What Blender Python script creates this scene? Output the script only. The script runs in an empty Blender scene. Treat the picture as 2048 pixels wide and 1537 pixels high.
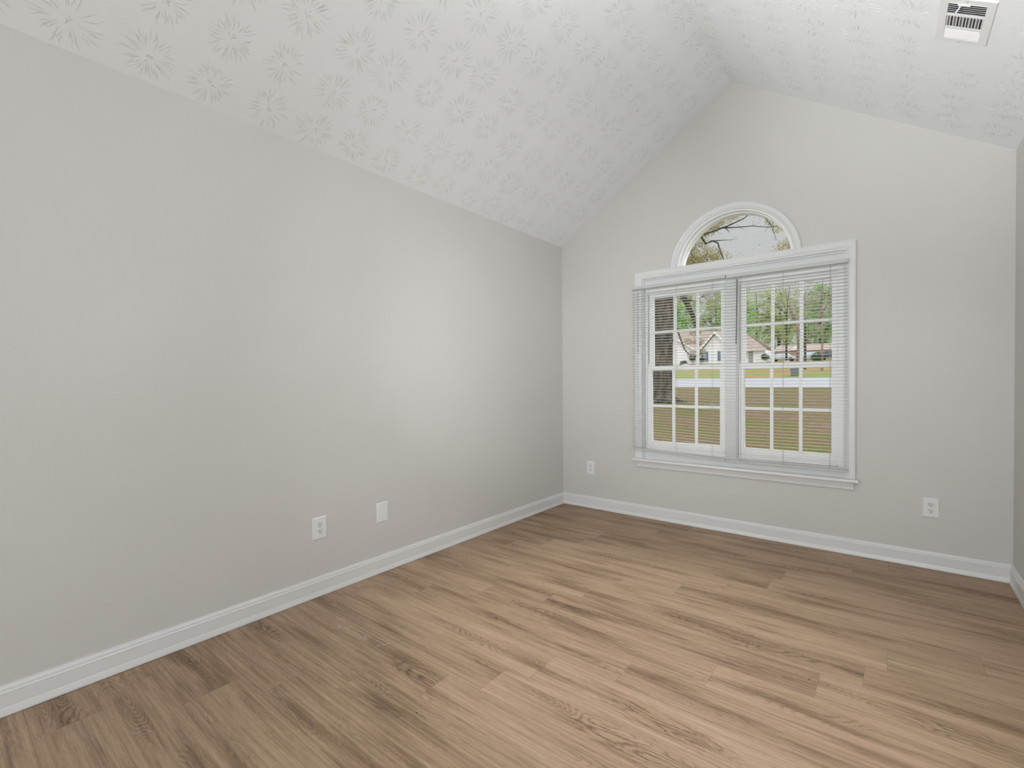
import bpy, bmesh, math, random
from mathutils import Vector, Matrix, noise as mnoise

PI = math.pi
random.seed(7)
scn = bpy.context.scene
COL = scn.collection

# ------------------------------------------------------------------ camera
CAM_POS = Vector((2.40737, -3.97566, 1.16713))
RV = Vector((0.7678043, 0.6406385, -0.0076736))
UV_ = Vector((-0.0031582, 0.0157617, 0.9998708))
WV = Vector((-0.6406767, 0.7676808, -0.0141252))
cam = bpy.data.cameras.new('camera')
cam.sensor_fit = 'HORIZONTAL'
cam.sensor_width = 36.0
cam.lens = 36.0 * 961.35 / 2048.0
cam.shift_x = 44.98 / 2048.0
cam.shift_y = 9.11 / 2048.0
cam.clip_start = 0.05
cam.clip_end = 600.0
camo = bpy.data.objects.new('camera', cam)
M = Matrix((RV, UV_, -WV)).transposed().to_4x4()
M.translation = CAM_POS
camo.matrix_world = M
COL.objects.link(camo)
scn.camera = camo

# ------------------------------------------------------------------ view
scn.view_settings.view_transform = 'Standard'
scn.view_settings.look = 'None'
scn.view_settings.exposure = 0.0
scn.view_settings.gamma = 1.0
scn.view_settings.use_curve_mapping = False
scn.cycles.use_denoising = True
scn.cycles.max_bounces = 10
scn.cycles.diffuse_bounces = 6
scn.cycles.transparent_max_bounces = 24
scn.cycles.sample_clamp_indirect = 8.0

# ------------------------------------------------------------------ sky (flat overcast)
wd = bpy.data.worlds.new('overcast_sky')
scn.world = wd
wd.use_nodes = True
wn = wd.node_tree
wn.nodes.clear()
wo = wn.nodes.new('ShaderNodeOutputWorld')
wb = wn.nodes.new('ShaderNodeBackground')
wb.inputs['Color'].default_value = (1.0, 0.995, 1.0, 1)
wb.inputs['Strength'].default_value = 0.58
wn.links.new(wb.outputs[0], wo.inputs[0])

def lamp(name, kind, energy, loc=(0, 0, 0), aim=None, color=(1, 1, 1), **kw):
    l = bpy.data.lights.new(name, kind)
    l.energy = energy
    l.color = color
    for k, v in kw.items():
        setattr(l, k, v)
    o = bpy.data.objects.new(name, l)
    o.location = loc
    if aim is not None:
        o.rotation_euler = Vector(aim).to_track_quat('-Z', 'Y').to_euler()
    COL.objects.link(o)
    return o

# soft daylight of the overcast sky on the far side, coming in through the window
lamp('daylight_through_window', 'SUN', 5.0, aim=(-0.35, -1.0, -0.50), color=(0.96, 0.98, 1.0), angle=math.radians(115))
# broad daylight falling on the street side of the house
lamp('daylight_on_garden', 'SUN', 2.8, aim=(-0.15, 1.0, -1.1), color=(1.0, 0.99, 0.97), angle=math.radians(90))
# added area fill behind the camera; no opening exists in that wall
lamp('added_rear_fill', 'AREA', 53, loc=(2.38, -6.9, 1.15), aim=(-0.05, 1, 0.02), color=(0.95, 0.98, 1.0),
     shape='RECTANGLE', size=0.95, size_y=2.0)
LC = (0.97, 0.985, 1.0)
# added spot up near the ridge, brightening the mid floor; no fixture there
lamp('added_floor_spot', 'SPOT', 150, loc=(1.65, -2.0, 2.96), aim=(-0.03, 0.05, -1), color=LC, spot_size=1.10, spot_blend=1.0, shadow_soft_size=0.15)
# two added fill spots behind the camera, for right slope and window wall
lamp('added_vault_spot', 'SPOT', 500, loc=(0.5, -4.5, 1.4), aim=(1.8, 2.35, 1.62), color=LC, spot_size=0.95, spot_blend=1.0, shadow_soft_size=0.15)
lamp('added_window_wall_spot', 'SPOT', 98, loc=(0.5, -4.5, 1.4), aim=(1.0, 4.5, 0.0), color=LC, spot_size=1.0, spot_blend=1.0, shadow_soft_size=0.15)
# added fill beside the right wall: three spots aimed left, one point glow
lamp('added_left_wall_spot', 'SPOT', 80, loc=(2.85, -3.6, 1.5), aim=(-2.85, 2.7, -0.2), color=LC, spot_size=1.2, spot_blend=1.0, shadow_soft_size=0.15)
lamp('added_left_wall_pool', 'SPOT', 95, loc=(2.85, -3.6, 1.5), aim=(-2.85, 2.5, -0.1), color=LC, spot_size=0.62, spot_blend=1.0, shadow_soft_size=0.2)
lamp('added_left_slope_spot', 'SPOT', 22, loc=(2.85, -3.6, 1.5), aim=(-2.0, 2.4, 1.3), color=LC, spot_size=1.2, spot_blend=1.0, shadow_soft_size=0.15)
lamp('added_right_glow', 'POINT', 22.5, loc=(2.75, -2.9, 1.6), color=LC, shadow_soft_size=0.12)

# ------------------------------------------------------------------ material helpers
class NT:
    def __init__(s, name):
        s.m = bpy.data.materials.new(name)
        s.m.use_nodes = True
        s.t = s.m.node_tree
        s.b = s.t.nodes['Principled BSDF']
    def n(s, typ, **kw):
        nd = s.t.nodes.new(typ)
        for k, v in kw.items():
            if k.startswith('i_'):
                nd.inputs[k[2:].replace('_', ' ')].default_value = v
            else:
                setattr(nd, k, v)
        return nd
    def l(s, a, b):
        s.t.links.new(a, b)
    def math(s, op, a, b=None, c=None, clamp=False):
        nd = s.t.nodes.new('ShaderNodeMath')
        nd.operation = op
        nd.use_clamp = clamp
        for i, v in enumerate((a, b, c)):
            if v is None:
                continue
            if isinstance(v, (int, float)):
                nd.inputs[i].default_value = v
            else:
                s.l(v, nd.inputs[i])
        return nd.outputs[0]
    def comb(s, x, y, z=0.0):
        nd = s.t.nodes.new('ShaderNodeCombineXYZ')
        for i, v in enumerate((x, y, z)):
            if isinstance(v, (int, float)):
                nd.inputs[i].default_value = v
            else:
                s.l(v, nd.inputs[i])
        return nd.outputs[0]
    def noise(s, vec, scale=1.0, detail=2.0, rough=0.5, dist=0.0):
        nd = s.t.nodes.new('ShaderNodeTexNoise')
        nd.inputs['Scale'].default_value = scale
        nd.inputs['Detail'].default_value = detail
        nd.inputs['Roughness'].default_value = rough
        nd.inputs['Distortion'].default_value = dist
        s.l(vec, nd.inputs['Vector'])
        return nd.outputs['Fac']
    def ramp(s, fac, stops):
        nd = s.t.nodes.new('ShaderNodeValToRGB')
        e = nd.color_ramp.elements
        while len(e) < len(stops):
            e.new(0.5)
        for i, (p, c) in enumerate(stops):
            e[i].position = p
            e[i].color = (c[0], c[1], c[2], 1) if not isinstance(c, (int, float)) else (c, c, c, 1)
        s.l(fac, nd.inputs[0])
        return nd.outputs[0]
    def mix(s, fac, a, b, typ='MIX'):
        nd = s.t.nodes.new('ShaderNodeMix')
        nd.data_type = 'RGBA'
        nd.blend_type = typ
        for k, v in ((0, fac), (6, a), (7, b)):
            if isinstance(v, (int, float)):
                nd.inputs[k].default_value = v
            elif isinstance(v, tuple):
                nd.inputs[k].default_value = (v[0], v[1], v[2], 1)
            else:
                s.l(v, nd.inputs[k])
        return nd.outputs[2]
    def bump(s, h, strength=0.3, dist=0.001):
        nd = s.t.nodes.new('ShaderNodeBump')
        nd.inputs['Strength'].default_value = strength
        nd.inputs['Distance'].default_value = dist
        s.l(h, nd.inputs['Height'])
        s.l(nd.outputs[0], s.b.inputs['Normal'])
    def base(s, c):
        if isinstance(c, tuple):
            s.b.inputs['Base Color'].default_value = (c[0], c[1], c[2], 1)
        else:
            s.l(c, s.b.inputs['Base Color'])
    def rough(s, v):
        if isinstance(v, (int, float)):
            s.b.inputs['Roughness'].default_value = v
        else:
            s.l(v, s.b.inputs['Roughness'])

def obj_co(nt):
    return nt.t.nodes.new('ShaderNodeTexCoord').outputs['Object']

def simple(name, col, rough=0.5, var=0.04, scale=6.0, metal=0.0, bump=0.0, bscale=200.0):
    nt = NT(name)
    co = obj_co(nt)
    f = nt.noise(co, scale, 3)
    a = tuple(max(0, c * (1 - var)) for c in col)
    b = tuple(min(1, c * (1 + var)) for c in col)
    nt.base(nt.ramp(f, [(0.3, a), (0.7, b)]))
    nt.rough(rough)
    nt.b.inputs['Metallic'].default_value = metal
    if bump:
        nt.bump(nt.noise(co, bscale, 2), bump, 0.001)
    return nt.m

def srgb(r, g, b):
    f = lambda c: ((c / 255 + 0.055) / 1.055) ** 2.4 if c > 10 else c / 255 / 12.92
    return (f(r), f(g), f(b))

# wall paint, faint orange peel
def wall_paint():
    nt = NT('greige_wall_paint')
    co = obj_co(nt)
    f = nt.noise(co, 1.3, 2)
    nt.base(nt.ramp(f, [(0.3, (0.594, 0.592, 0.574)), (0.7, (0.614, 0.612, 0.594))]))
    nt.rough(0.42)
    nt.b.inputs['Specular IOR Level'].default_value = 0.42
    h = nt.math('ADD', nt.noise(co, 110, 2), nt.math('MULTIPLY', nt.noise(co, 320, 1), 0.4))
    nt.bump(h, 0.28, 0.0016)
    return nt.m

def ceiling_paint():
    nt = NT('stomped_ceiling_texture')
    co = obj_co(nt)
    nt.base((0.835, 0.865, 0.875))
    nt.rough(0.75)
    h = nt.math('ADD', nt.noise(co, 150, 2), nt.math('MULTIPLY', nt.noise(co, 45, 2), 0.8))
    nt.bump(h, 0.35, 0.0014)
    return nt.m

def floor_mat():
    nt = NT('grey_brown_oak_vinyl_plank')
    uv = nt.n('ShaderNodeUVMap', uv_map='UVMap').outputs[0]
    loc = nt.n('ShaderNodeUVMap', uv_map='PlankUV').outputs[0]
    at = nt.n('ShaderNodeAttribute', attribute_name='tone')
    s = nt.n('ShaderNodeSeparateXYZ'); nt.l(uv, s.inputs[0])
    u, v = s.outputs[0], s.outputs[1]
    q = nt.n('ShaderNodeSeparateXYZ'); nt.l(loc, q.inputs[0])
    lu, lv = q.outputs[0], q.outputs[1]
    ten = at.outputs['Fac']
    # rings
    cn = nt.noise(nt.comb(nt.math('MULTIPLY', u, 1.5), nt.math('MULTIPLY', v, 8.0)), 1.0, 1.5, 0.5, 0.30)
    jit = nt.noise(nt.comb(nt.math('MULTIPLY', u, 55.0), nt.math('MULTIPLY', v, 150.0)), 1.0, 2)
    f = nt.math('ADD', nt.math('MULTIPLY', cn, 40.0), nt.math('MULTIPLY', jit, 0.75))
    rings = nt.math('SINE', nt.math('MULTIPLY', f, 6.283))
    rings = nt.math('POWER', nt.math('MULTIPLY', nt.math('ADD', rings, 1.0), 0.5), 3.0)
    # where the cathedral figure shows
    pm = nt.noise(nt.comb(nt.math('MULTIPLY', u, 1.5), nt.math('MULTIPLY', v, 8.0), 5.0), 1.0, 1.0)
    patch = nt.math('MULTIPLY', nt.math('SUBTRACT', pm, 0.465), 6.0, clamp=True)
    # centre of the board carries the figure
    cv = nt.math('SUBTRACT', 1.0, nt.math('MULTIPLY', nt.math('ABSOLUTE', nt.math('SUBTRACT', lv, 0.093)), 9.5), clamp=True)
    patch = nt.math('MULTIPLY', patch, cv)
    # darker elongated clouds
    cl = nt.noise(nt.comb(nt.math('MULTIPLY', u, 1.9), nt.math('MULTIPLY', v, 15.0), 9.0), 1.0, 2.0)
    cloud = nt.math('MULTIPLY', nt.math('SUBTRACT', cl, 0.5), 2.4, clamp=True)
    streak = nt.noise(nt.comb(nt.math('MULTIPLY', u, 2.6), nt.math('MULTIPLY', v, 95.0)), 1.0, 3, 0.6)
    pore = nt.noise(nt.comb(nt.math('MULTIPLY', u, 26.0), nt.math('MULTIPLY', v, 520.0)), 1.0, 2, 0.6)
    d = nt.math('MULTIPLY', nt.math('MULTIPLY', rings, patch), 0.42)
    d = nt.math('ADD', d, nt.math('MULTIPLY', patch, 0.17))
    d = nt.math('ADD', d, nt.math('MULTIPLY', cloud, 0.52))
    d = nt.math('ADD', d, nt.math('MULTIPLY', nt.math('SUBTRACT', streak, 0.47), 0.95))
    d = nt.math('ADD', d, nt.math('MULTIPLY', nt.math('SUBTRACT', pore, 0.5), 0.62))
    d = nt.math('ADD', d, nt.math('MULTIPLY', nt.math('SUBTRACT', ten, 0.5), 0.24))
    col = nt.ramp(nt.math('ADD', d, 0.25, clamp=True), [
        (0.0, (0.490, 0.345, 0.238)), (0.27, (0.392, 0.266, 0.174)),
        (0.58, (0.235, 0.150, 0.090)), (1.0, (0.105, 0.063, 0.035))])
    # seams
    W_, L_ = 0.1865, 1.2
    e1 = nt.math('MINIMUM', lv, nt.math('SUBTRACT', W_, lv))
    e2 = nt.math('MINIMUM', lu, nt.math('SUBTRACT', L_, lu))
    e = nt.math('MINIMUM', e1, e2)
    seam = nt.math('LESS_THAN', e, 0.0009)
    col = nt.mix(nt.math('MULTIPLY', seam, 0.40), col, (0.12, 0.083, 0.055))
    nt.base(col)
    nt.rough(nt.math('ADD', 0.46, nt.math('MULTIPLY', pore, 0.14)))
    nt.b.inputs['Specular IOR Level'].default_value = 0.42
    hgt = nt.math('SUBTRACT', nt.math('MULTIPLY', pore, 0.35), nt.math('MULTIPLY', d, 0.5))
    bev = nt.math('MULTIPLY', nt.math('MINIMUM', e, 0.0012), 250.0)
    nt.bump(nt.math('ADD', hgt, bev), 0.22, 0.0009)
    return nt.m

def glass_mat(name='window_glass', tint=(0.97, 0.985, 0.98)):
    m = bpy.data.materials.new(name)
    m.use_nodes = True
    t = m.node_tree
    t.nodes.clear()
    o = t.nodes.new('ShaderNodeOutputMaterial')
    mx = t.nodes.new('ShaderNodeMixShader')
    tr = t.nodes.new('ShaderNodeBsdfTransparent')
    tr.inputs[0].default_value = (*tint, 1)
    gl = t.nodes.new('ShaderNodeBsdfGlossy')
    gl.inputs['Roughness'].default_value = 0.02
    fr = t.nodes.new('ShaderNodeFresnel')
    fr.inputs[0].default_value = 1.35
    t.links.new(fr.outputs[0], mx.inputs[0])
    t.links.new(tr.outputs[0], mx.inputs[1])
    t.links.new(gl.outputs[0], mx.inputs[2])
    t.links.new(mx.outputs[0], o.inputs[0])
    return m

MAT = dict(
    wall=wall_paint(), ceil=ceiling_paint(), floor=floor_mat(), glass=glass_mat(),
    stroke=simple('shaded_plaster_stroke', (0.60, 0.615, 0.60), 0.85, 0.18, 40),  # shade on the stroke flanks put into a darker plaster colour
    trim=simple('white_trim_gloss', (0.715, 0.730, 0.735), 0.32, 0.01, 3),
    vinyl=simple('white_window_vinyl', (0.93, 0.94, 0.94), 0.35, 0.01, 3),
    rail=simple('white_blind_rail', (0.56, 0.565, 0.56), 0.4, 0.02, 8),
    slat=simple('white_blind_slat', (0.78, 0.785, 0.775), 0.4, 0.02, 8),
    cord=simple('blind_cord', (0.42, 0.43, 0.42), 0.8, 0.03, 30),
    wand=simple('grey_plastic_wand', (0.12, 0.125, 0.12), 0.25, 0.03, 30),
    wandlight=simple('clear_grey_wand', (0.42, 0.43, 0.43), 0.2, 0.03, 30),
    gasket=simple('dark_weather_strip', (0.09, 0.10, 0.10), 0.7, 0.05, 30),
    plate=simple('white_nylon_plate', (0.76, 0.77, 0.775), 0.3, 0.01, 20),
    socket=simple('white_receptacle', (0.70, 0.705, 0.70), 0.35, 0.01, 20),
    slot=simple('dark_slot', (0.012, 0.012, 0.012), 0.6, 0.02, 20),
    screw=simple('painted_screw', (0.58, 0.58, 0.57), 0.35, 0.03, 60),
    vent=simple('white_enamel_register', (0.80, 0.81, 0.81), 0.35, 0.01, 20),
    duct_shade=simple('duct_shade_black', (0.015, 0.017, 0.018), 0.8, 0.1, 20),
    damper=simple('galvanised_damper', (0.16, 0.17, 0.17), 0.5, 0.1, 30),
    scratch=simple('pale_scratch', (0.50, 0.44, 0.37), 0.7, 0.1, 50),
    speck=simple('dark_debris', (0.03, 0.022, 0.016), 0.8, 0.2, 50),
)

# ------------------------------------------------------------------ mesh helpers
class MB:
    def __init__(s):
        s.v = []; s.f = []
    def quad(s, a, b, c, d):
        i = len(s.v); s.v += [tuple(a), tuple(b), tuple(c), tuple(d)]; s.f.append((i, i + 1, i + 2, i + 3))
    def tri(s, a, b, c):
        i = len(s.v); s.v += [tuple(a), tuple(b), tuple(c)]; s.f.append((i, i + 1, i + 2))
    def box(s, x0, y0, z0, x1, y1, z1):
        i = len(s.v)
        s.v += [(x0, y0, z0), (x1, y0, z0), (x1, y1, z0), (x0, y1, z0), (x0, y0, z1), (x1, y0, z1), (x1, y1, z1), (x0, y1, z1)]
        for q in ((0, 3, 2, 1), (4, 5, 6, 7), (0, 1, 5, 4), (1, 2, 6, 5), (2, 3, 7, 6), (3, 0, 4, 7)):
            s.f.append(tuple(i + k for k in q))
    def sweep(s, prof, frames, closed_prof=True, caps=True):
        """prof: list of (a,b); frames: list of (origin, A, B)"""
        n = len(prof); i0 = len(s.v)
        for (o, A, B) in frames:
            o, A, B = Vector(o), Vector(A), Vector(B)
            for a, b in prof:
                s.v.append(tuple(o + A * a + B * b))
        m = n if closed_prof else n - 1
        for k in range(len(frames) - 1):
            for j in range(m):
                j2 = (j + 1) % n
                s.f.append((i0 + k * n + j, i0 + k * n + j2, i0 + (k + 1) * n + j2, i0 + (k + 1) * n + j))
        if caps and closed_prof:
            s.f.append(tuple(i0 + j for j in range(n))[::-1])
            s.f.append(tuple(i0 + (len(frames) - 1) * n + j for j in range(n)))
    def tube(s, pts, rads, seg=8, caps=True):
        pts = [Vector(p) for p in pts]
        if isinstance(rads, (int, float)):
            rads = [rads] * len(pts)
        i0 = len(s.v)
        ref = None
        for k, p in enumerate(pts):
            d = (pts[min(k + 1, len(pts) - 1)] - pts[max(k - 1, 0)]).normalized()
            if ref is None:
                ref = d.orthogonal().normalized()
            a = (ref - d * ref.dot(d)).normalized()
            ref = a
            b = d.cross(a)
            for j in range(seg):
                t = 2 * PI * j / seg
                s.v.append(tuple(p + (a * math.cos(t) + b * math.sin(t)) * rads[k]))
        for k in range(len(pts) - 1):
            for j in range(seg):
                j2 = (j + 1) % seg
                s.f.append((i0 + k * seg + j, i0 + k * seg + j2, i0 + (k + 1) * seg + j2, i0 + (k + 1) * seg + j))
        if caps:
            s.f.append(tuple(i0 + j for j in range(seg))[::-1])
            s.f.append(tuple(i0 + (len(pts) - 1) * seg + j for j in range(seg)))
    def mesh(s, name):
        me = bpy.data.meshes.new(name)
        me.from_pydata(s.v, [], s.f)
        me.update()
        return me
    def build(s, name, mat, parent=None, recalc=True, bevel=0.0, smooth=False):
        me = s.mesh(name)
        if recalc or bevel:
            bm = bmesh.new(); bm.from_mesh(me)
            if recalc:
                bmesh.ops.remove_doubles(bm, verts=bm.verts, dist=1e-6)
                bmesh.ops.recalc_face_normals(bm, faces=bm.faces)
            bm.to_mesh(me); bm.free()
        if mat is not None:
            me.materials.append(mat)
        if smooth:
            for p in me.polygons:
                p.use_smooth = True
        o = bpy.data.objects.new(name, me)
        COL.objects.link(o)
        if parent is not None:
            o.parent = parent
        if bevel:
            b = o.modifiers.new('bevel', 'BEVEL')
            b.width = bevel; b.segments = 2; b.limit_method = 'ANGLE'; b.angle_limit = math.radians(40)
        return o

def empty(name, loc=(0, 0, 0), rot=None):
    o = bpy.data.objects.new(name, None)
    o.location = loc
    if rot is not None:
        o.rotation_euler = rot
    o.empty_display_size = 0.1
    COL.objects.link(o)
    return o

def tag(o, label=None, cat=None, group=None, kind=None):
    if label: o['label'] = label
    if cat: o['category'] = cat
    if group: o['group'] = group
    if kind: o['kind'] = kind
    return o

def struct(o):
    o['kind'] = 'structure'
    return o

def copy_tree(o, parent=None):
    c = o.copy()
    COL.objects.link(c)
    if parent is not None:
        c.parent = parent
    for ch in list(o.children):
        copy_tree(ch, c)
    return c

# ------------------------------------------------------------------ room shell
RW = 2.9436          # room width
H = 2.44             # plate height
HP = 3.4123          # ridge height
MX = RW / 2
YB = -7.0            # wall behind the camera
TW = 0.16            # outer wall thickness
CX = 1.48            # arch centre
WX0, WX1, WZ0, WZ1 = 0.787, 2.178, 0.49, 2.02   # rough opening
AR, AZ = 0.404, 2.045

# floor: laid plank by plank, one mesh
PW, PL = 0.1865, 1.2
joints = [1.201, 1.031, 0.917, 0.722, 0.68, 0.50, 0.30, 1.20, 1.13, 0.996, 0.666, 0.39, 0.12, 1.215, 1.062, 0.79, 0.596, 0.433, 0.133]
rnd = random.Random(11)
fv, ff, fuv, fuv2, ftone = [], [], [], [], []
k = -1
while True:
    y1 = -0.015 - k * PW
    y0 = y1 - PW
    if y1 < YB:
        break
    off = joints[k] if 0 <= k < len(joints) else rnd.uniform(0, 1.2)
    x = off - 3 * PL
    while x < RW + 0.1:
        xa, xb = max(x, -0.0), min(x + PL, RW)
        ya, yb = max(y0, YB), min(y1, 0.0)
        if xb > xa + 1e-4 and yb > ya + 1e-4:
            i = len(fv)
            fv += [(xa, ya, 0), (xb, ya, 0), (xb, yb, 0), (xa, yb, 0)]
            ff.append((i, i + 1, i + 2, i + 3))
            ru, rv = rnd.uniform(0, 60), rnd.uniform(0, 60)
            tone = rnd.uniform(0.15, 0.85)
            for (px, py) in ((xa, ya), (xb, ya), (xb, yb), (xa, yb)):
                fuv.append((px - x + ru, py - y0 + rv))
                fuv2.append((px - x, py - y0))
                ftone.append(tone)
        x += PL
    k += 1
me = bpy.data.meshes.new('floor')
me.from_pydata(fv, [], ff)
uvl = me.uv_layers.new(name='UVMap'); uvp = me.uv_layers.new(name='PlankUV')
for i in range(len(me.loops)):
    uvl.data[i].uv = fuv[i]; uvp.data[i].uv = fuv2[i]
ta = me.attributes.new('tone', 'FLOAT', 'CORNER')
for i, t in enumerate(ftone):
    ta.data[i].value = t
me.materials.append(MAT['floor'])
floor = bpy.data.objects.new('floor', me)
COL.objects.link(floor)
struct(floor)

# scratches: short pale scuffs scattered along one board
sc = MB()
rs = random.Random(5)
def scuff(x, y, ln, ang, w=0.0008):
    dx, dy = math.cos(ang), math.sin(ang)
    nx, ny = -dy * w, dx * w
    z = 0.0004
    sc.quad((x - nx, y - ny, z), (x + dx * ln - nx, y + dy * ln - ny, z), (x + dx * ln + nx, y + dy * ln + ny, z), (x + nx, y + ny, z))
for cx_, cy_, n in ((0.345, -2.665, 4), (0.385, -2.70, 12), (0.40, -2.67, 8), (0.50, -2.655, 3), (0.535, -2.69, 7), (0.56, -2.665, 16), (0.64, -2.655, 5), (0.68, -2.66, 5)):
    for _ in range(n):
        a = rs.choice([0.05, 1.5, 0.1, 1.45, 0.8, -0.4]) + rs.uniform(-0.15, 0.15)
        scuff(cx_ + rs.gauss(0, 0.014), cy_ + rs.gauss(0, 0.014), rs.uniform(0.006, 0.034), a, rs.uniform(0.0003, 0.0009))
scuff(0.625, -2.652, 0.062, -0.02, 0.0009); scuff(0.684, -2.657, 0.030, 1.5, 0.0008); scuff(0.315, -2.632, 0.035, -0.1, 0.0009)
for _ in range(26):
    t = rs.random()
    scuff(0.78 + 0.30 * t + rs.gauss(0, 0.02), -2.70 - 0.10 * t + rs.gauss(0, 0.012), rs.uniform(0.001, 0.006), rs.uniform(0, 3), 0.0005)
so = sc.build('scratch_marks', MAT['scratch'], floor, recalc=False)
so['label'] = 'pale scratch marks'

def gable_pts(y, x0=0.0, x1=RW):
    return [(x0, y, 0), (x1, y, 0), (x1, y, H), (MX, y, HP), (x0, y, H)]

def fill_wall(name, outer, holes, y0, y1, mat):
    """wall slab between y0 (inside) and y1 (outside) with holes; loops are (x,z)"""
    bm = bmesh.new()
    loops = []
    for lp in [outer] + holes:
        vs = [bm.verts.new((x, y0, z)) for x, z in lp]
        es = [bm.edges.new((vs[i], vs[(i + 1) % len(vs)])) for i in range(len(vs))]
        loops.append(vs)
    bmesh.ops.triangle_fill(bm, use_beauty=True, use_dissolve=False, edges=bm.edges[:])
    faces = bm.faces[:]
    geo = bmesh.ops.duplicate(bm, geom=bm.verts[:] + bm.edges[:] + faces)
    vmap = geo['vert_map']
    for vs in loops:
        for v in vs:
            vmap[v].co.y = y1
    for vs in loops:
        for i in range(len(vs)):
            a, b = vs[i], vs[(i + 1) % len(vs)]
            bm.faces.new((a, b, vmap[b], vmap[a]))
    bmesh.ops.recalc_face_normals(bm, faces=bm.faces[:])
    me = bpy.data.meshes.new(name)
    bm.to_mesh(me); bm.free()
    me.materials.append(mat)
    o = bpy.data.objects.new(name, me)
    COL.objects.link(o)
    return struct(o)

arch_hole = [(CX + AR, AZ), *[(CX + AR * math.cos(PI * i / 40), AZ + AR * math.sin(PI * i / 40)) for i in range(1, 40)], (CX - AR, AZ)]
rect_hole = [(WX0, WZ0), (WX1, WZ0), (WX1, WZ1), (WX0, WZ1)]
outer = [(-0.12, -0.4), (RW + 0.12, -0.4), (RW + 0.12, H + 0.02), (MX, HP + 0.1), (-0.12, H + 0.02)]
fill_wall('wall_back', outer, [rect_hole, arch_hole], 0.0, TW, MAT['wall'])
fill_wall('wall_front', [(0, 0), (RW, 0), (RW, H), (MX, HP), (0, H)], [], YB, YB - 0.1, MAT['wall'])

m = MB(); m.box(-0.12, YB, -0.4, 0.0, 0.0, H); struct(m.build('wall_left', MAT['wall']))
m = MB(); m.box(RW, YB, -0.4, RW + 0.12, 0.0, H); struct(m.build('wall_right', MAT['wall']))

# vaulted ceiling: two slopes meeting in a ridge
SL = math.hypot(MX, HP - H)
th = 0.12
cv = [(0, YB, H), (0, 0, H), (MX, 0, HP), (MX, YB, HP), (RW, 0, H), (RW, YB, H),
      (-0.12, YB - .1, H + th * .3), (-0.12, TW, H + th * .3), (MX, TW, HP + th), (MX, YB - .1, HP + th), (RW + .12, TW, H + th * .3), (RW + .12, YB - .1, H + th * .3)]
cf = [(0, 1, 2, 3), (3, 2, 4, 5), (6, 9, 8, 7), (9, 11, 10, 8)]
# stomp-brush rosettes: thin raised strokes of plaster radiating from regularly spaced centres
rc = random.Random(21)
SA, CA = (HP - H) / SL, MX / SL
def slope_pt(side, a, y, h):
    """a up the slope from the eave, h out of the plaster into the room"""
    if side < 0:
        return (a * CA + h * SA, y, H + a * SA - h * CA)
    return (RW - a * CA - h * SA, y, H + a * SA - h * CA)
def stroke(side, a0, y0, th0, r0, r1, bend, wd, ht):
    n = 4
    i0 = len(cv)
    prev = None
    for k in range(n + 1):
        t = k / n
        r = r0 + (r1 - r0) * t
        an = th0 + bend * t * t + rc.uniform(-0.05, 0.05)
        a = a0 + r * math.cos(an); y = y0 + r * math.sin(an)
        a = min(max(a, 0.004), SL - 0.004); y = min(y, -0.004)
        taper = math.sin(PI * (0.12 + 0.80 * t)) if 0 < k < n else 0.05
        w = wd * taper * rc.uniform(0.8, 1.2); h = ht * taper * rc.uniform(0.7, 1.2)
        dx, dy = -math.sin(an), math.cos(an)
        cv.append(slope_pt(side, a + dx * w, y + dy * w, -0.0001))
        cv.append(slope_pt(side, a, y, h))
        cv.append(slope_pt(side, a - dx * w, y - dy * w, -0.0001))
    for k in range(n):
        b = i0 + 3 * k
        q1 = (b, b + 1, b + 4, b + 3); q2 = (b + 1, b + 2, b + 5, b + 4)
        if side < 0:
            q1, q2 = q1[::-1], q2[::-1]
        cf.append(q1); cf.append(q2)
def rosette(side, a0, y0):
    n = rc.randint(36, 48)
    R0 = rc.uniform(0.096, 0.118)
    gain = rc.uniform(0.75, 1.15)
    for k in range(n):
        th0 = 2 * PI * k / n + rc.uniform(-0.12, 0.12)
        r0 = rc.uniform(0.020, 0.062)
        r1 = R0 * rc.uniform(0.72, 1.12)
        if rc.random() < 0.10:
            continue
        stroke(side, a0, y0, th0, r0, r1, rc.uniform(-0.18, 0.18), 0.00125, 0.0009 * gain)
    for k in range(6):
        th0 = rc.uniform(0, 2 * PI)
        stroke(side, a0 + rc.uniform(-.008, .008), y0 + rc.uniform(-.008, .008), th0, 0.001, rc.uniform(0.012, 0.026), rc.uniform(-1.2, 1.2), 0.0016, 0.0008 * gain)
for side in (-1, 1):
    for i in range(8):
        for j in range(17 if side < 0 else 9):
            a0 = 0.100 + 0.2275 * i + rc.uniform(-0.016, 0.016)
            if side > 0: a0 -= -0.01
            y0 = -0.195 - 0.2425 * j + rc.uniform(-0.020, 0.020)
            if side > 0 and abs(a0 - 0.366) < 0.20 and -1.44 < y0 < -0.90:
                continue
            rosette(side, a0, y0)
me = bpy.data.meshes.new('ceiling')
me.from_pydata(cv, [], cf)
me.materials.append(MAT['ceil'])
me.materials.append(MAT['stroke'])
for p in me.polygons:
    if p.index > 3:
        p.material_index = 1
ceil = bpy.data.objects.new('ceiling', me)
COL.objects.link(ceil)
struct(ceil)

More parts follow.
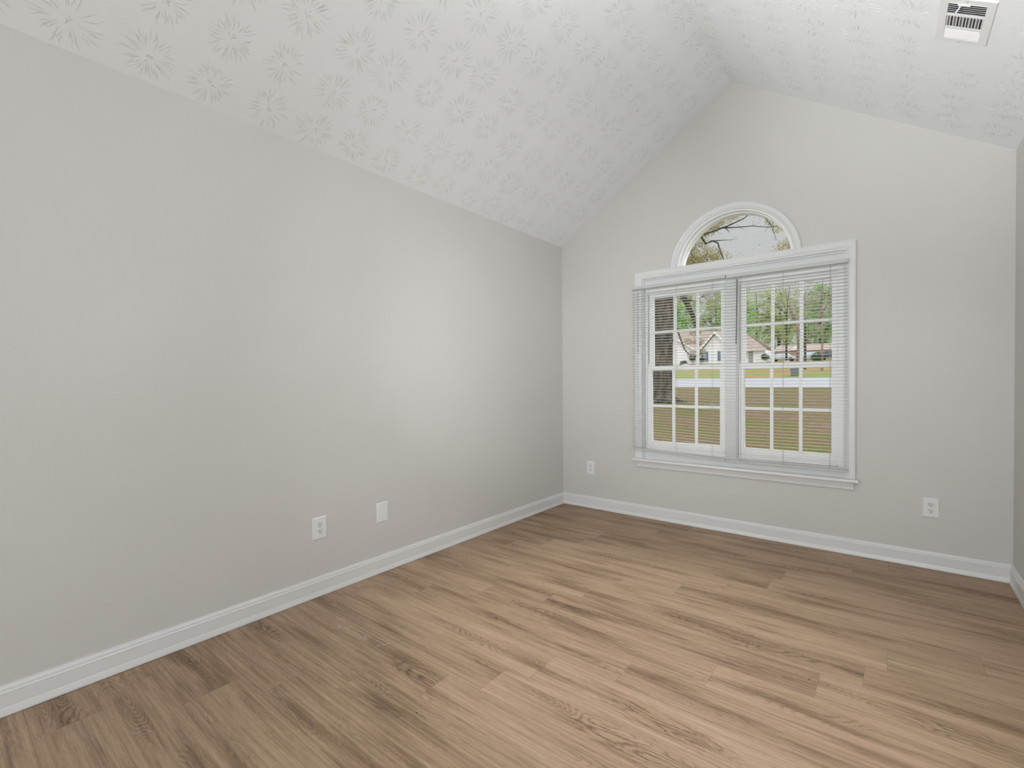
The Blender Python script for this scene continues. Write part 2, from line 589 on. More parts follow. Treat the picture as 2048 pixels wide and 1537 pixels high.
# baseboards
BB = [(0.0, 0.0018), (0.019, 0.0018), (0.0185, 0.010), (0.0145, 0.026), (0.013, 0.030), (0.013, 0.080), (0.0145, 0.082), (0.0115, 0.086), (0.0105, 0.096), (0.008, 0.099), (0.006, 0.105), (0.0, 0.106)]
def bb(name, p0, p1, inward):
    m = MB()
    m.sweep(BB, [(p0, inward, (0, 0, 1)), (p1, inward, (0, 0, 1))])
    return struct(m.build(name, MAT['trim']))
m = MB()
m.sweep(BB, [((0, YB, 0), (1, 0, 0), (0, 0, 1)), ((0, 0, 0), (1, -1, 0), (0, 0, 1))]); struct(m.build('baseboard_left', MAT['trim']))
m = MB()
m.sweep(BB, [((0, 0, 0), (1, -1, 0), (0, 0, 1)), ((RW, 0, 0), (-1, -1, 0), (0, 0, 1))]); struct(m.build('baseboard_back', MAT['trim']))
m = MB()
m.sweep(BB, [((RW, 0, 0), (-1, -1, 0), (0, 0, 1)), ((RW, YB, 0), (-1, 0, 0), (0, 0, 1))]); struct(m.build('baseboard_right', MAT['trim']))

# ------------------------------------------------------------------ window trim
CP = [(0.0, 0.0), (0.0, 0.012), (0.003, 0.014), (0.008, 0.012), (0.012, 0.013), (0.022, 0.018), (0.036, 0.018), (0.048, 0.017), (0.054, 0.019), (0.057, 0.020), (0.057, 0.0)]
CP = [(w, t) for w, t in CP]   # w measured outward from the opening, t out of the wall
def prof_frames(pts):
    return pts
OX0, OX1, OZ1 = WX0, WX1, 2.023
cw = 0.057
m = MB()
# mitred casing: sweep goes up the left side, across and down the right side
m.sweep(CP, [((OX0, 0, 0.505), (-1, 0, 0), (0, -1, 0)), ((OX0, 0, OZ1), (-1, 0, 1.05), (0, -1, 0)),
             ((OX1, 0, OZ1), (0.92, 0, 1.05), (0, -1, 0)), ((OX1, 0, 0.505), (0.92, 0, 0), (0, -1, 0))])
t1 = struct(m.build('trim_1', MAT['trim']))
m = MB()
fr = []
for i in range(49):
    a = PI * i / 48
    fr.append(((CX + AR * math.cos(a), 0, AZ + AR * math.sin(a)), (math.cos(a) * 0.82, 0, math.sin(a) * 0.82), (0, -1.12, 0)))
m.sweep(CP, fr)
m.box(CX - AR - 0.001, -0.0182, 2.040, CX + AR + 0.001, -0.001, AZ + 0.006)
struct(m.build('trim_2', MAT['trim'], smooth=False))
# stool and apron
m = MB()
ST = [(0.0, 0.0), (0.0, 0.022), (0.060, 0.022), (0.066, 0.019), (0.068, 0.011), (0.066, 0.003), (0.060, 0.0)]
m.sweep([(a, b) for a, b in ST], [((0.712, 0, 0.482), (0, -0.68, 0), (0, 0, 1)), ((2.249, 0, 0.482), (0, -0.68, 0), (0, 0, 1))])
m.box(OX0 + 0.001, 0.0, 0.482, OX1 - 0.001, 0.105, 0.504)
struct(m.build('trim_3', MAT['trim']))
m = MB()
AP = [(0.0, 0.0), (0.012, 0.0), (0.016, 0.004), (0.011, 0.009), (0.013, 0.022), (0.017, 0.036), (0.017, 0.047), (0.019, 0.050), (0.0, 0.050)]
m.sweep(AP, [((0.738, 0, 0.432), (0, -1, 0), (0, 0, 1)), ((2.222, 0, 0.432), (0, -1, 0), (0, 0, 1))])
struct(m.build('trim_4', MAT['trim']))
# jamb boards lining the opening
m = MB()
JT = 0.012
m.box(OX0, 0.001, 0.504, OX0 + JT, 0.10, OZ1)
m.box(OX1 - JT, 0.001, 0.504, OX1, 0.10, OZ1)
m.box(OX0 + JT, 0.001, OZ1 - 0.012, OX1 - JT, 0.10, OZ1)
struct(m.build('trim_5', MAT['trim']))
# mullion between the two units and flat board below / above the sashes
m = MB()
m.box(1.438, 0.020, 0.572, 1.507, 0.12, 1.935)
m.box(1.428, 0.030, 0.572, 1.4385, 0.12, 1.935)
m.box(1.5065, 0.030, 0.572, 1.517, 0.12, 1.935)
m.box(OX0 + JT, 0.017, 0.504, OX1 - JT, 0.12, 0.572)
m.box(OX0 + JT, 0.017, 1.935, OX1 - JT, 0.12, OZ1 - 0.012)
struct(m.build('trim_6', MAT['trim']))

# ------------------------------------------------------------------ double hung units
def frame_ring(m, x0, x1, z0, z1, y0, y1, l, r, b, t):
    m.box(x0, y0, z0, x0 + l, y1, z1)
    m.box(x1 - r, y0, z0, x1, y1, z1)
    m.box(x0 + l, y0, z0, x1 - r, y1, z0 + b)
    m.box(x0 + l, y0, z1 - t, x1 - r, y1, z1)

def sash(name, root, gx0, gx1, gz0, gz1, y, st=0.042, rb=0.045, rt=0.038):
    m = MB()
    frame_ring(m, gx0 - st, gx1 + st, gz0 - rb, gz1 + rt, y - 0.018, y + 0.018, st, st, rb, rt)
    # glazing bead step
    frame_ring(m, gx0 - 0.008, gx1 + 0.008, gz0 - 0.008, gz1 + 0.008, y - 0.012, y + 0.010, 0.009, 0.009, 0.009, 0.009)
    s = m.build(name, MAT['vinyl'], root, bevel=0.0015)
    g = MB()
    wv, wh = 0.0105, 0.0105
    for i in (1, 2):
        x = gx0 + (gx1 - gx0) * i / 3
        g.box(x - wv, y - 0.007, gz0, x + wv, y + 0.007, gz1)
    z = (gz0 + gz1) / 2
    g.box(gx0, y - 0.0068, z - wh, gx1, y + 0.0068, z + wh)
    g.build('muntins', MAT['vinyl'], s, bevel=0.001)
    p = MB()
    p.box(gx0 - 0.004, y - 0.0015, gz0 - 0.004, gx1 + 0.004, y + 0.0015, gz1 + 0.004)
    p.build('pane', MAT['glass'], s, recalc=False)
    return s

def unit(n, gx0, gx1, fx0, fx1):
    root = empty('window_%d' % n, (0, 0, 0))
    struct(root)
    m = MB()
    frame_ring(m, fx0 + 0.0, fx1, 0.572, 1.935, 0.038, 0.125, gx0 - 0.036 - fx0, fx1 - gx1 - 0.036, 0.030, 0.030)
    # stepped sill and head of the vinyl frame
    m.box(fx0 + 0.01, 0.044, 0.602, fx1 - 0.01, 0.12, 0.607)
    m.build('window_frame', MAT['vinyl'], root, bevel=0.0015)
    sash('upper_sash', root, gx0 + 0.001, gx1 - 0.002, 1.290, 1.866, 0.098, 0.038, 0.036, 0.040)
    lo = sash('lower_sash', root, gx0, gx1, 0.653, 1.251, 0.060, 0.036, 0.046, 0.036)
    # sash lock on the meeting rail
    m = MB()
    xm = (gx0 + gx1) / 2
    m.box(xm - 0.025, 0.052, 1.287, xm + 0.025, 0.074, 1.296)
    m.box(xm - 0.006, 0.046, 1.296, xm + 0.020, 0.062, 1.303)
    m.build('sash_lock', MAT['vinyl'], lo, bevel=0.001)
    # dark weather strip in the sash track
    m = MB()
    m.box(gx1 + 0.0335, 0.0765, 1.31, gx1 + 0.0365, 0.0785, 1.895)
    m.box(gx0 - 0.0365, 0.0765, 1.31, gx0 - 0.0335, 0.0785, 1.895)
    m.box(gx0 - 0.0382, 0.0405, 0.615, gx0 - 0.0358, 0.0425, 1.285)
    m.box(gx0 - 0.02, 0.0765, 1.905, gx1 + 0.02, 0.0785, 1.9075)
    w = m.build('weather_strip', MAT['gasket'], root)
    w['label'] = 'dark weather strip'
    return root
unit(1, 0.847, 1.388, 0.7995, 1.4275)
unit(2, 1.557, 2.098, 1.5175, 2.1655)

# arched unit
root = struct(empty('window_3', (0, 0, 0)))
def half_ring(m, ri, ro, y0, y1, zc, cx=CX, n=48, thick=None):
    fr = []
    for i in range(n + 1):
        a = PI * i / n
        d = Vector((math.cos(a), 0, math.sin(a)))
        fr.append((Vector((cx, 0, zc)), d, (0, 1, 0)))
    m.sweep([(ri, y0), (ro, y0), (ro, y1), (ri, y1)], fr)
m = MB()
half_ring(m, 0.392, 0.4035, 0.0, 0.15, AZ + 0.0015)
m.box(CX - AR + 0.001, 0.0, AZ + 0.0005, CX + AR - 0.001, 0.13, AZ + 0.012)
m.build('arch_jamb', MAT['vinyl'], root)
m = MB()
half_ring(m, 0.379, 0.393, 0.055, 0.12, AZ + 0.010)
m.box(CX - 0.39, 0.055, AZ + 0.010, CX + 0.39, 0.12, AZ + 0.026)
m.build('arch_frame', MAT['vinyl'], root)
m = MB()
pts = [(CX + 0.381 * math.cos(PI * i / 40), AZ + 0.012 + 0.381 * math.sin(PI * i / 40)) for i in range(41)]
i0 = len(m.v)
for yy in (0.085, 0.089):
    for x, z in pts:
        m.v.append((x, yy, z))
m.f.append(tuple(range(41))); m.f.append(tuple(range(41, 82))[::-1])
for i in range(41):
    j = (i + 1) % 41
    m.f.append((i, j, 41 + j, 41 + i))
m.build('pane', MAT['glass'], root, recalc=False)

# ------------------------------------------------------------------ blinds
def make_blind(x0, x1, ztop, zbl, zbr, label, wand_x, wand_mat, wand_tilt, wand_z):
    """x0..x1 width, headrail bottom at ztop; bottom rail ends at zbl (left) and zbr (right)"""
    yc = -0.034
    root = empty('mini_blind', ((x0 + x1) / 2, yc, zbl))
    bx, bz = (x0 + x1) / 2, zbl
    tag(root, label, 'window blind', 'white mini blinds on the window')
    def L(m, *a, **k):
        m.v = [(x - bx, y - yc, z - bz) for x, y, z in m.v]
        return m.build(*a, **k)
    m = MB()
    m.box(x0 + .001, yc - 0.0135, ztop + 0.003, x1 - .001, yc + 0.0125, ztop + 0.028)
    L(m, 'headrail', MAT['rail'], root, bevel=0.0015)
    n = 61
    tilt = math.radians(-5.0)
    sl = MB()
    for i in range(n):
        t = (i + 0.6) / n
        if i == 0: t = 0.004
        za = ztop + (zbl + 0.014 - ztop) * t
        zb = ztop + (zbr + 0.014 - ztop) * t
        jt = random.uniform(-0.6, 0.6) * PI / 180
        prof = []
        K = 5
        for j in range(K + 1):
            a = -0.0125 + 0.025 * j / K
            prof.append((a, 0.0012 * (1 - (a / 0.0125) ** 2)))
        pb = [(a, b - 0.00035) for a, b in prof][::-1]
        A = Vector((0, math.cos(tilt + jt), math.sin(tilt + jt)))
        B = Vector((0, -math.sin(tilt + jt), math.cos(tilt + jt)))
        sl.sweep(prof + pb, [((x0, yc, za), A, B), ((x1, yc, zb), A, B)])
    L(sl, 'slats', MAT['slat'], root)
    m = MB()
    sw = [(-0.0125, 0.0), (-0.0125, 0.008), (-0.010, 0.011), (0.010, 0.011), (0.0125, 0.008), (0.0125, 0.0)]
    m.sweep(sw, [((x0, yc, zbl), (0, 1, 0), (0, 0, 1)), ((x1, yc, zbr), (0, 1, 0), (0, 0, 1))])
    L(m, 'bottom_rail', MAT['rail'], root)
    for fx in (0.13, 0.5, 0.87):
        x = x0 + (x1 - x0) * fx
        zb = zbl + (zbr - zbl) * fx
        m = MB()
        for dy in (-0.0135, 0.0135):
            m.tube([(x, yc + dy, ztop + 0.002), (x, yc + dy, zb + 0.002)], 0.0006, 5)
        m.tube([(x + 0.004, yc, ztop + 0.002), (x + 0.004, yc, zb + 0.004)], 0.0007, 5)
        L(m, 'ladder_cord', MAT['cord'], root)
        m = MB()
        m.tube([(x + 0.002, yc, zb - 0.003), (x + 0.002, yc, zb + 0.001)], 0.004, 8)
        L(m, 'cord_plug', MAT['cord'], root)
    m = MB()
    wz = ztop - 0.018
    m.tube([(wand_x, yc - 0.020, wz), (wand_x - wand_tilt, yc - 0.022, wand_z)], 0.0036 if wand_mat == 'wand' else 0.0030, 6)
    w = L(m, 'tilt_wand', MAT[wand_mat], root)
    m = MB()
    m.tube([(wand_x, yc - 0.014, ztop + 0.010), (wand_x, yc - 0.020, ztop + 0.006), (wand_x, yc - 0.020, wz)], 0.0016, 6)
    L(m, 'wand_hook', MAT['screw'], w)
    return root
make_blind(0.712, 1.4485, 1.934, 0.588, 0.553, 'white mini blind over the left sashes, bottom rail hanging crooked', 0.770, 'wandlight', 0.000, 1.40)
make_blind(1.4525, 2.189, 1.930, 0.553, 0.553, 'white mini blind over the right sashes, hanging level with dark wand', 1.531, 'wand', 0.006, 1.432)

# ------------------------------------------------------------------ outlets
def outlet(name, label, cat, w, h, duplex=True, rotz=0.0, loc=(0, 0, 0)):
    """built facing -Y in local space, centred on loc"""
    root = empty(name, loc, (0, 0, rotz))
    tag(root, label, cat, 'white wall plates near the baseboard')
    m = MB()
    t = 0.0055
    e = 0.005
    a = [(-w / 2, 0, -h / 2), (w / 2, 0, -h / 2), (w / 2, 0, h / 2), (-w / 2, 0, h / 2)]
    b = [(-w / 2, -0.002, -h / 2), (w / 2, -0.002, -h / 2), (w / 2, -0.002, h / 2), (-w / 2, -0.002, h / 2)]
    c = [(-w / 2 + e, -t, -h / 2 + e), (w / 2 - e, -t, -h / 2 + e), (w / 2 - e, -t, h / 2 - e), (-w / 2 + e, -t, h / 2 - e)]
    m.v = a + b + c
    for k in range(4):
        j = (k + 1) % 4
        m.f += [(k, j, 4 + j, 4 + k), (4 + k, 4 + j, 8 + j, 8 + k)]
    m.f += [(8, 9, 10, 11), (3, 2, 1, 0)]
    m.build('cover_plate', MAT['plate'], root)
    if duplex:
        for s in (1, -1):
            zc = s * 0.0195
            m = MB()
            R_ = 0.0172; n = 28
            ring = []
            for k in range(n):
                an = 2 * PI * k / n
                x = R_ * math.cos(an); z = max(-0.0142, min(0.0142, R_ * math.sin(an)))
                ring.append((x, z))
            i0 = 0
            for yy, sc_ in ((-t + 0.0005, 1.0), (-t - 0.0018, 1.0), (-t - 0.0024, 0.94)):
                for x, z in ring:
                    m.v.append((x * sc_, yy, zc + z * sc_))
            for L_ in range(2):
                for k in range(n):
                    j = (k + 1) % n
                    m.f.append((L_ * n + k, L_ * n + j, (L_ + 1) * n + j, (L_ + 1) * n + k))
            m.f.append(tuple(2 * n + k for k in range(n)))
            r = m.build('receptacle', MAT['socket'], root)
            # dark blade slots and ground hole of the receptacle
            m = MB()
            y = -t - 0.0026
            m.box(-0.0078, y, zc + 0.0005, -0.0054, y + 0.001, zc + 0.0093)
            m.box(0.0054, y, zc + 0.0015, 0.0076, y + 0.001, zc + 0.0085)
            n2 = 12; i1 = len(m.v)
            for k in range(n2):
                an = 2 * PI * k / n2
                zz = 0.0030 * math.sin(an)
                m.v.append((0.0029 * math.cos(an), y, zc - 0.0062 + max(zz, -0.0022)))
            m.f.append(tuple(i1 + k for k in range(n2)))
            m.build('slots', MAT['slot'], r, recalc=False)
        m = MB()
        m.tube([(0, -t + 0.0005, 0), (0, -t - 0.0012, 0)], 0.0028, 12)
        m.build('screw', MAT['screw'], root)
    else:
        for s in (1, -1):
            m = MB()
            m.tube([(0, -t + 0.0005, s * 0.0415), (0, -t - 0.0010, s * 0.0415)], 0.0030, 12)
            m.build('screw', MAT['screw'], root)
    return root
outlet('power_outlet', 'white double power outlet on the long left wall', 'outlet', 0.086, 0.122, True, PI / 2, (0.0003, -2.559, 0.3715))
outlet('blank_wall_plate', 'plain white blank wall plate on the long left wall', 'wall plate', 0.084, 0.120, False, PI / 2, (0.0003, -2.135, 0.369))
outlet('power_outlet', 'small white power outlet left of the window near the corner', 'outlet', 0.076, 0.121, True, 0, (0.294, -0.0003, 0.3705))
outlet('power_outlet', 'white power outlet right of the window on the window wall', 'outlet', 0.076, 0.119, True, 0, (2.599, -0.0003, 0.3755))

# ------------------------------------------------------------------ ceiling register on the right slope
# local frame: X down-slope, Y along the room (toward window +), Z out of the ceiling into the room
ang = math.atan2(HP - H, MX)
ux = Vector((math.cos(ang), 0, -math.sin(ang)))
uy = Vector((0, 1, 0))
uz = ux.cross(uy)           # points up
uz = -uz if uz.z > 0 else uz
vc = Vector((2.638, -1.168, 0)); vc.z = HP - (vc.x - MX) * (HP - H) / MX
vr = empty('ceiling_vent')
Mx = Matrix((ux, uy, uz)).transposed().to_4x4(); Mx.translation = vc
vr.matrix_world = Mx
tag(vr, 'white metal air vent on the right ceiling slope', 'air vent')
hw, hl = 0.0975, 0.160       # half width (slope), half length (room)
ow, ol = 0.0655, 0.122       # louvre field
m = MB()
def sloped_ring(m, ax, ay, bx_, by_, z0, z1, zi):
    A = [(-ax, -ay), (ax, -ay), (ax, ay), (-ax, ay)]
    B = [(-bx_, -by_), (bx_, -by_), (bx_, by_), (-bx_, by_)]
    e = 0.0035
    A2 = [(-ax + e, -ay + e), (ax - e, -ay + e), (ax - e, ay - e), (-ax + e, ay - e)]
    i = len(m.v)
    m.v += [(x, y, z0) for x, y in A] + [(x, y, z1) for x, y in A2] + [(x, y, z1) for x, y in B] + [(x, y, zi) for x, y in B]
    for L_ in range(3):
        for k in range(4):
            j = (k + 1) % 4
            m.f.append((i + 4 * L_ + k, i + 4 * L_ + j, i + 4 * L_ + 4 + j, i + 4 * L_ + 4 + k))
sloped_ring(m, hw, hl, ow, ol, 0.0, 0.0052, 0.0015)
# cross bars between the three louvre banks
m.box(-ow, 0.040, 0.0015, ow, 0.052, 0.0050)
m.box(-ow, -0.050, 0.0015, ow, -0.038, 0.0050)
m.build('vent_frame', MAT['vent'], vr)
m = MB(); m.box(-ow, -ol, 0.0008, ow, ol, 0.0014); m.build('duct_shade_plate', MAT['duct_shade'], vr)  # flat black plate stands in for the unlit ductwork; no hole is cut
def blade(m, x0, y0, x1, y1, wid, tilt, z=0.0042):
    d = Vector((x1 - x0, y1 - y0, 0)).normalized()
    s_ = Vector((-d.y, d.x, 0))
    A = s_ * math.cos(tilt) + Vector((0, 0, 1)) * math.sin(tilt)
    B = A.cross(d)
    pr = [(-wid / 2, -0.0004), (0, 0.0006), (wid / 2, -0.0004), (wid / 2, 0.0004), (0, 0.0014), (-wid / 2, 0.0004)]
    m.sweep(pr, [((x0, y0, z), A, B), ((x1, y1, z), A, B)])
m = MB()
for i in range(6):
    y = 0.0585 + i * 0.0125
    blade(m, -ow + .001, y, ow - .001, y, 0.0125, math.radians(22), 0.0036)
m.build('louvers', MAT['vent'], vr)
m = MB()
for i in range(6):
    y = -0.0575 - i * 0.0128
    blade(m, -ow + .001, y, ow - .001, y, 0.0098, math.radians(-24), 0.0036)
m.build('louvers', MAT['vent'], vr)
m = MB()
nb = 12
for i in range(nb):
    x = -ow + 0.0035 + (2 * ow - 0.007) * i / (nb - 1)
    blade(m, x, -0.0385, x, 0.0405, 0.0042, math.radians(30), 0.0038)
m.build('louvers', MAT['vent'], vr)
m = MB()
for i in range(6):
    x = -ow + 0.0095 + i * 0.0242
    m.box(x - 0.0052, -0.037, 0.0016, x + 0.0052, 0.039, 0.0024)
m.build('damper_blades', MAT['damper'], vr)
m = MB()
m.box(-0.030, -0.128, 0.006, 0.012, -0.119, 0.010)
m.tube([(-0.020, -0.124, 0.008), (-0.022, -0.112, 0.016), (-0.026, -0.100, 0.022)], [0.003, 0.0028, 0.0035], 8)
m.build('damper_lever', MAT['vent'], vr)
for (x, y) in ((-0.002, 0.142), (-0.002, -0.145)):
    m = MB(); m.tube([(x, y, 0.0065), (x, y, 0.0088)], 0.0035, 12); m.build('screw', MAT['screw'], vr)

# ------------------------------------------------------------------ debris specks on the floor
for (x, y, r, lb) in ((0.577, -1.896, 0.0062, 'largest dark speck of debris, on the floor near the left wall'),
                      (1.128, -2.856, 0.0034, 'tiny dark speck on the floor at the front'),
                      (0.470, -1.755, 0.0036, 'small dark speck beside the largest speck, nearer the left wall'),
                      (1.836, -2.391, 0.0034, 'tiny dark speck low in the middle of the floor'),
                      (2.168, -1.765, 0.0032, 'tiny dark speck on the floor to the right')):
    m = MB()
    n = 9
    ring = [(r * math.cos(2 * PI * k / n) * random.uniform(0.6, 1.2), r * 0.8 * math.sin(2 * PI * k / n) * random.uniform(0.6, 1.2)) for k in range(n)]
    for zz, s_ in ((0.0, 1.0), (0.0009, 0.8)):
        for a, b in ring:
            m.v.append((a * s_, b * s_, zz))
    for k in range(n):
        j = (k + 1) % n
        m.f.append((k, j, n + j, n + k))
    m.f.append(tuple(n + k for k in range(n))); m.f.append(tuple(range(n))[::-1])
    o = m.build('debris_speck', MAT['speck'])
    o.location = (x, y, 0.0002)
    tag(o, lb, 'debris', 'dark specks on the floor')

# ================================================================== OUTSIDE
TERR = [(-30, -0.45), (0.2, -0.45), (3, -0.40), (6, -0.21), (11, 0.06), (15, 0.27), (19, 0.36), (24, 0.40), (32, 0.45), (40, 0.55), (49, 1.32), (60, 2.07), (75, 2.8), (100, 4.45), (130, 6.3), (170, 8.5), (260, 11)]
def tz(y):
    for (a, b), (c, d) in zip(TERR, TERR[1:]):
        if a <= y <= c:
            return b + (d - b) * (y - a) / (c - a)
    return TERR[-1][1]

def ground_mat():
    nt = NT('patchy_lawn_with_leaf_litter')
    co = obj_co(nt)
    a = nt.noise(co, 0.55, 4, 0.6)
    b = nt.noise(co, 6.0, 4, 0.7)
    c = nt.noise(co, 30.0, 3, 0.7)
    f = nt.math('ADD', nt.math('MULTIPLY', a, 0.36), nt.math('ADD', nt.math('MULTIPLY', b, 0.34), nt.math('MULTIPLY', c, 0.32)))
    col = nt.ramp(f, [(0.41, (0.04, 0.095, 0.022)), (0.465, (0.115, 0.125, 0.028)), (0.50, (0.165, 0.125, 0.042)), (0.54, (0.125, 0.075, 0.050)), (0.60, (0.24, 0.17, 0.135))])
    # beyond the road the grass is yellower and shorter
    sp = nt.n('ShaderNodeSeparateXYZ'); nt.l(co, sp.inputs[0])
    far = nt.math('GREATER_THAN', sp.outputs[1], 49.0)
    dirt = nt.noise(co, 0.16, 2)
    fc = nt.ramp(nt.math('ADD', nt.math('MULTIPLY', dirt, 0.8), nt.math('MULTIPLY', b, 0.2)), [(0.40, (0.19, 0.25, 0.08)), (0.52, (0.26, 0.24, 0.10)), (0.60, (0.38, 0.17, 0.09))])
    nt.base(nt.mix(far, col, fc))
    nt.rough(0.95)
    nt.b.inputs['Specular IOR Level'].default_value = 0.1
    nt.bump(nt.math('ADD', b, c), 0.5, 0.05)
    return nt.m

OM = dict(
    ground=ground_mat(),
    road=simple('pale_asphalt', (0.33, 0.33, 0.37), 0.9, 0.05, 2.0),
    siding=simple('white_siding', (0.86, 0.84, 0.92), 0.7, 0.02, 1.0),
    siding2=simple('grey_siding', (0.50, 0.50, 0.50), 0.7, 0.03, 1.0),
    roof=simple('pinkish_brown_shingles', (0.40, 0.32, 0.29), 0.9, 0.12, 3.0),
    fascia=simple('white_fascia', (0.85, 0.85, 0.86), 0.6, 0.02, 1.0),
    shutter=simple('blue_shutter', (0.07, 0.13, 0.26), 0.6, 0.05, 3.0),
    wglass=simple('house_window_glass', (0.30, 0.36, 0.42), 0.2, 0.05, 3.0),
    brick=simple('orange_brick', (0.50, 0.34, 0.26), 0.9, 0.1, 4.0),
    carpaint=simple('silver_car_paint', (0.45, 0.52, 0.60), 0.35, 0.04, 2.0, 0.3),
    cardark=simple('dark_car_paint', (0.05, 0.07, 0.09), 0.35, 0.04, 2.0, 0.2),
    cglass=simple('car_window', (0.04, 0.06, 0.07), 0.15, 0.04, 2.0),
    tyre=simple('tyre_rubber', (0.02, 0.02, 0.02), 0.8, 0.1, 5.0),
    bin=simple('grey_bin_plastic', (0.16, 0.17, 0.19), 0.6, 0.05, 4.0),
    post=simple('dark_pole', (0.04, 0.04, 0.035), 0.8, 0.1, 4.0),
)
def bark(name, a, b, sc=8.0):
    nt = NT(name)
    co = obj_co(nt)
    s = nt.n('ShaderNodeSeparateXYZ'); nt.l(co, s.inputs[0])
    v = nt.comb(s.outputs[0], s.outputs[1], nt.math('MULTIPLY', s.outputs[2], 0.28))
    f = nt.noise(v, sc, 4, 0.65, 0.4)
    nt.base(nt.ramp(f, [(0.40, a), (0.60, b)]))
    nt.rough(0.95)
    nt.bump(f, 1.0, 0.06)
    return nt.m
OM['bark'] = bark('furrowed_oak_bark', (0.018, 0.016, 0.011), (0.15, 0.125, 0.085))
OM['bark2'] = bark('reddish_bark', (0.14, 0.095, 0.085), (0.34, 0.26, 0.235), 3.0)
OM['bark3'] = bark('dark_bark', (0.02, 0.022, 0.02), (0.07, 0.07, 0.06), 5.0)
def leaf(name, stops):
    nt = NT(name)
    oi = nt.n('ShaderNodeNewGeometry')
    f = oi.outputs['Random Per Island']
    nt.base(nt.ramp(f, stops))
    nt.rough(0.8)
    nt.b.inputs['Specular IOR Level'].default_value = 0.2
    # translucent leaves
    tr = nt.n('ShaderNodeBsdfTranslucent')
    cr = [n for n in nt.t.nodes if n.type == 'VALTORGB'][0]
    nt.l(cr.outputs[0], tr.inputs[0])
    mx = nt.n('ShaderNodeMixShader'); mx.inputs[0].default_value = 0.4
    out = [n for n in nt.t.nodes if n.type == 'OUTPUT_MATERIAL'][0]
    nt.l(nt.b.outputs[0], mx.inputs[1]); nt.l(tr.outputs[0], mx.inputs[2])
    nt.l(mx.outputs[0], out.inputs[0])
    return nt.m
OM['autumn'] = leaf('autumn_oak_leaves', [(0.0, (0.08, 0.13, 0.06)), (0.35, (0.30, 0.35, 0.10)), (0.6, (0.52, 0.45, 0.12)), (0.85, (0.62, 0.34, 0.14)), (1.0, (0.12, 0.15, 0.14))])
OM['autumn2'] = leaf('brown_green_leaves', [(0.0, (0.10, 0.14, 0.05)), (0.5, (0.34, 0.30, 0.13)), (1.0, (0.42, 0.28, 0.16))])
OM['green'] = leaf('bright_green_leaves', [(0.0, (0.10, 0.24, 0.05)), (0.5, (0.28, 0.52, 0.12)), (1.0, (0.50, 0.68, 0.28))])
OM['green2'] = leaf('yellow_green_leaves', [(0.0, (0.14, 0.24, 0.06)), (0.5, (0.42, 0.52, 0.16)), (1.0, (0.62, 0.66, 0.34))])
OM['grey'] = leaf('thin_pinkish_twigs', [(0.0, (0.26, 0.22, 0.20)), (0.5, (0.42, 0.40, 0.33)), (1.0, (0.52, 0.56, 0.38))])
OM['dark'] = leaf('dark_green_leaves', [(0.0, (0.02, 0.06, 0.03)), (1.0, (0.09, 0.17, 0.07))])

# ground
m = MB()
ys = [0.2, 1, 2, 3, 4.5, 6, 8, 11, 13, 15, 17, 19, 21, 24, 28, 32, 36, 40.0]
xs = [-90 + 6 * i for i in range(26)]
def gstrip(m, ys):
    for a, b in zip(ys, ys[1:]):
        for c, d in zip(xs, xs[1:]):
            m.quad((c, a, tz(a)), (d, a, tz(a)), (d, b, tz(b)), (c, b, tz(b)))
gstrip(m, ys)
lawn = struct(m.build('lawn', OM['ground']))
m = MB(); gstrip(m, [49, 55, 60, 67, 75, 85, 100, 115, 130, 170, 260]); struct(m.build('far_lawn', OM['ground']))
m = MB(); gstrip(m, [40.0, 43, 46, 49.0]); struct(m.build('road', OM['road']))

def leaves(m, c, rad, n, size, rnd, flat=0.75, shell=0.3):
    cx_, cy_, cz_ = c
    for _ in range(n):
        while True:
            p = Vector((rnd.uniform(-1, 1), rnd.uniform(-1, 1), rnd.uniform(-1, 1)))
            if shell < p.length < 1:
                break
        q = Vector((cx_ + p.x * rad[0], cy_ + p.y * rad[1], cz_ + p.z * rad[2]))
        a = Vector((rnd.gauss(0, 1), rnd.gauss(0, 1), rnd.gauss(0, 1))).normalized()
        b = a.orthogonal().normalized()
        c2 = a.cross(b)
        s = size * rnd.uniform(0.6, 1.3)
        m.quad(q - b * s, q + c2 * s * 0.55, q + b * s, q - c2 * s * 0.55)

def clumpy(m, c, rad, clumps, per, csize, size, rnd):
    for _ in range(clumps):
        while True:
            p = Vector((rnd.uniform(-1, 1), rnd.uniform(-1, 1), rnd.uniform(-1, 1)))
            if p.length < 1:
                break
        q = (c[0] + p.x * rad[0], c[1] + p.y * rad[1], c[2] + p.z * rad[2])
        s = csize * rnd.uniform(0.5, 1.2)
        leaves(m, q, (s, s, s * 0.75), per, size, rnd, shell=0.0)

def branchy(m, p0, d, length, r, depth, rnd, droop=0.0):
    pts, rads = [Vector(p0)], [r]
    d = Vector(d).normalized()
    nseg = 5
    for i in range(nseg):
        d = (d + Vector((rnd.gauss(0, 0.16), rnd.gauss(0, 0.16), rnd.gauss(0, 0.12) - droop))).normalized()
        pts.append(pts[-1] + d * length / nseg)
        rads.append(r * (1 - 0.65 * (i + 1) / nseg))
    m.tube(pts, rads, 5 if depth < 2 else 8, caps=False)
    if depth > 0:
        for i in range(2, nseg + 1):
            for _ in range(1 if depth > 1 else 2):
                a = Vector((rnd.gauss(0, 1), rnd.gauss(0, 1), rnd.gauss(0, 0.7)))
                nd = (d + a * 0.7).normalized()
                branchy(m, pts[i], nd, length * rnd.uniform(0.4, 0.65), rads[i] * 0.62, depth - 1, rnd, droop)

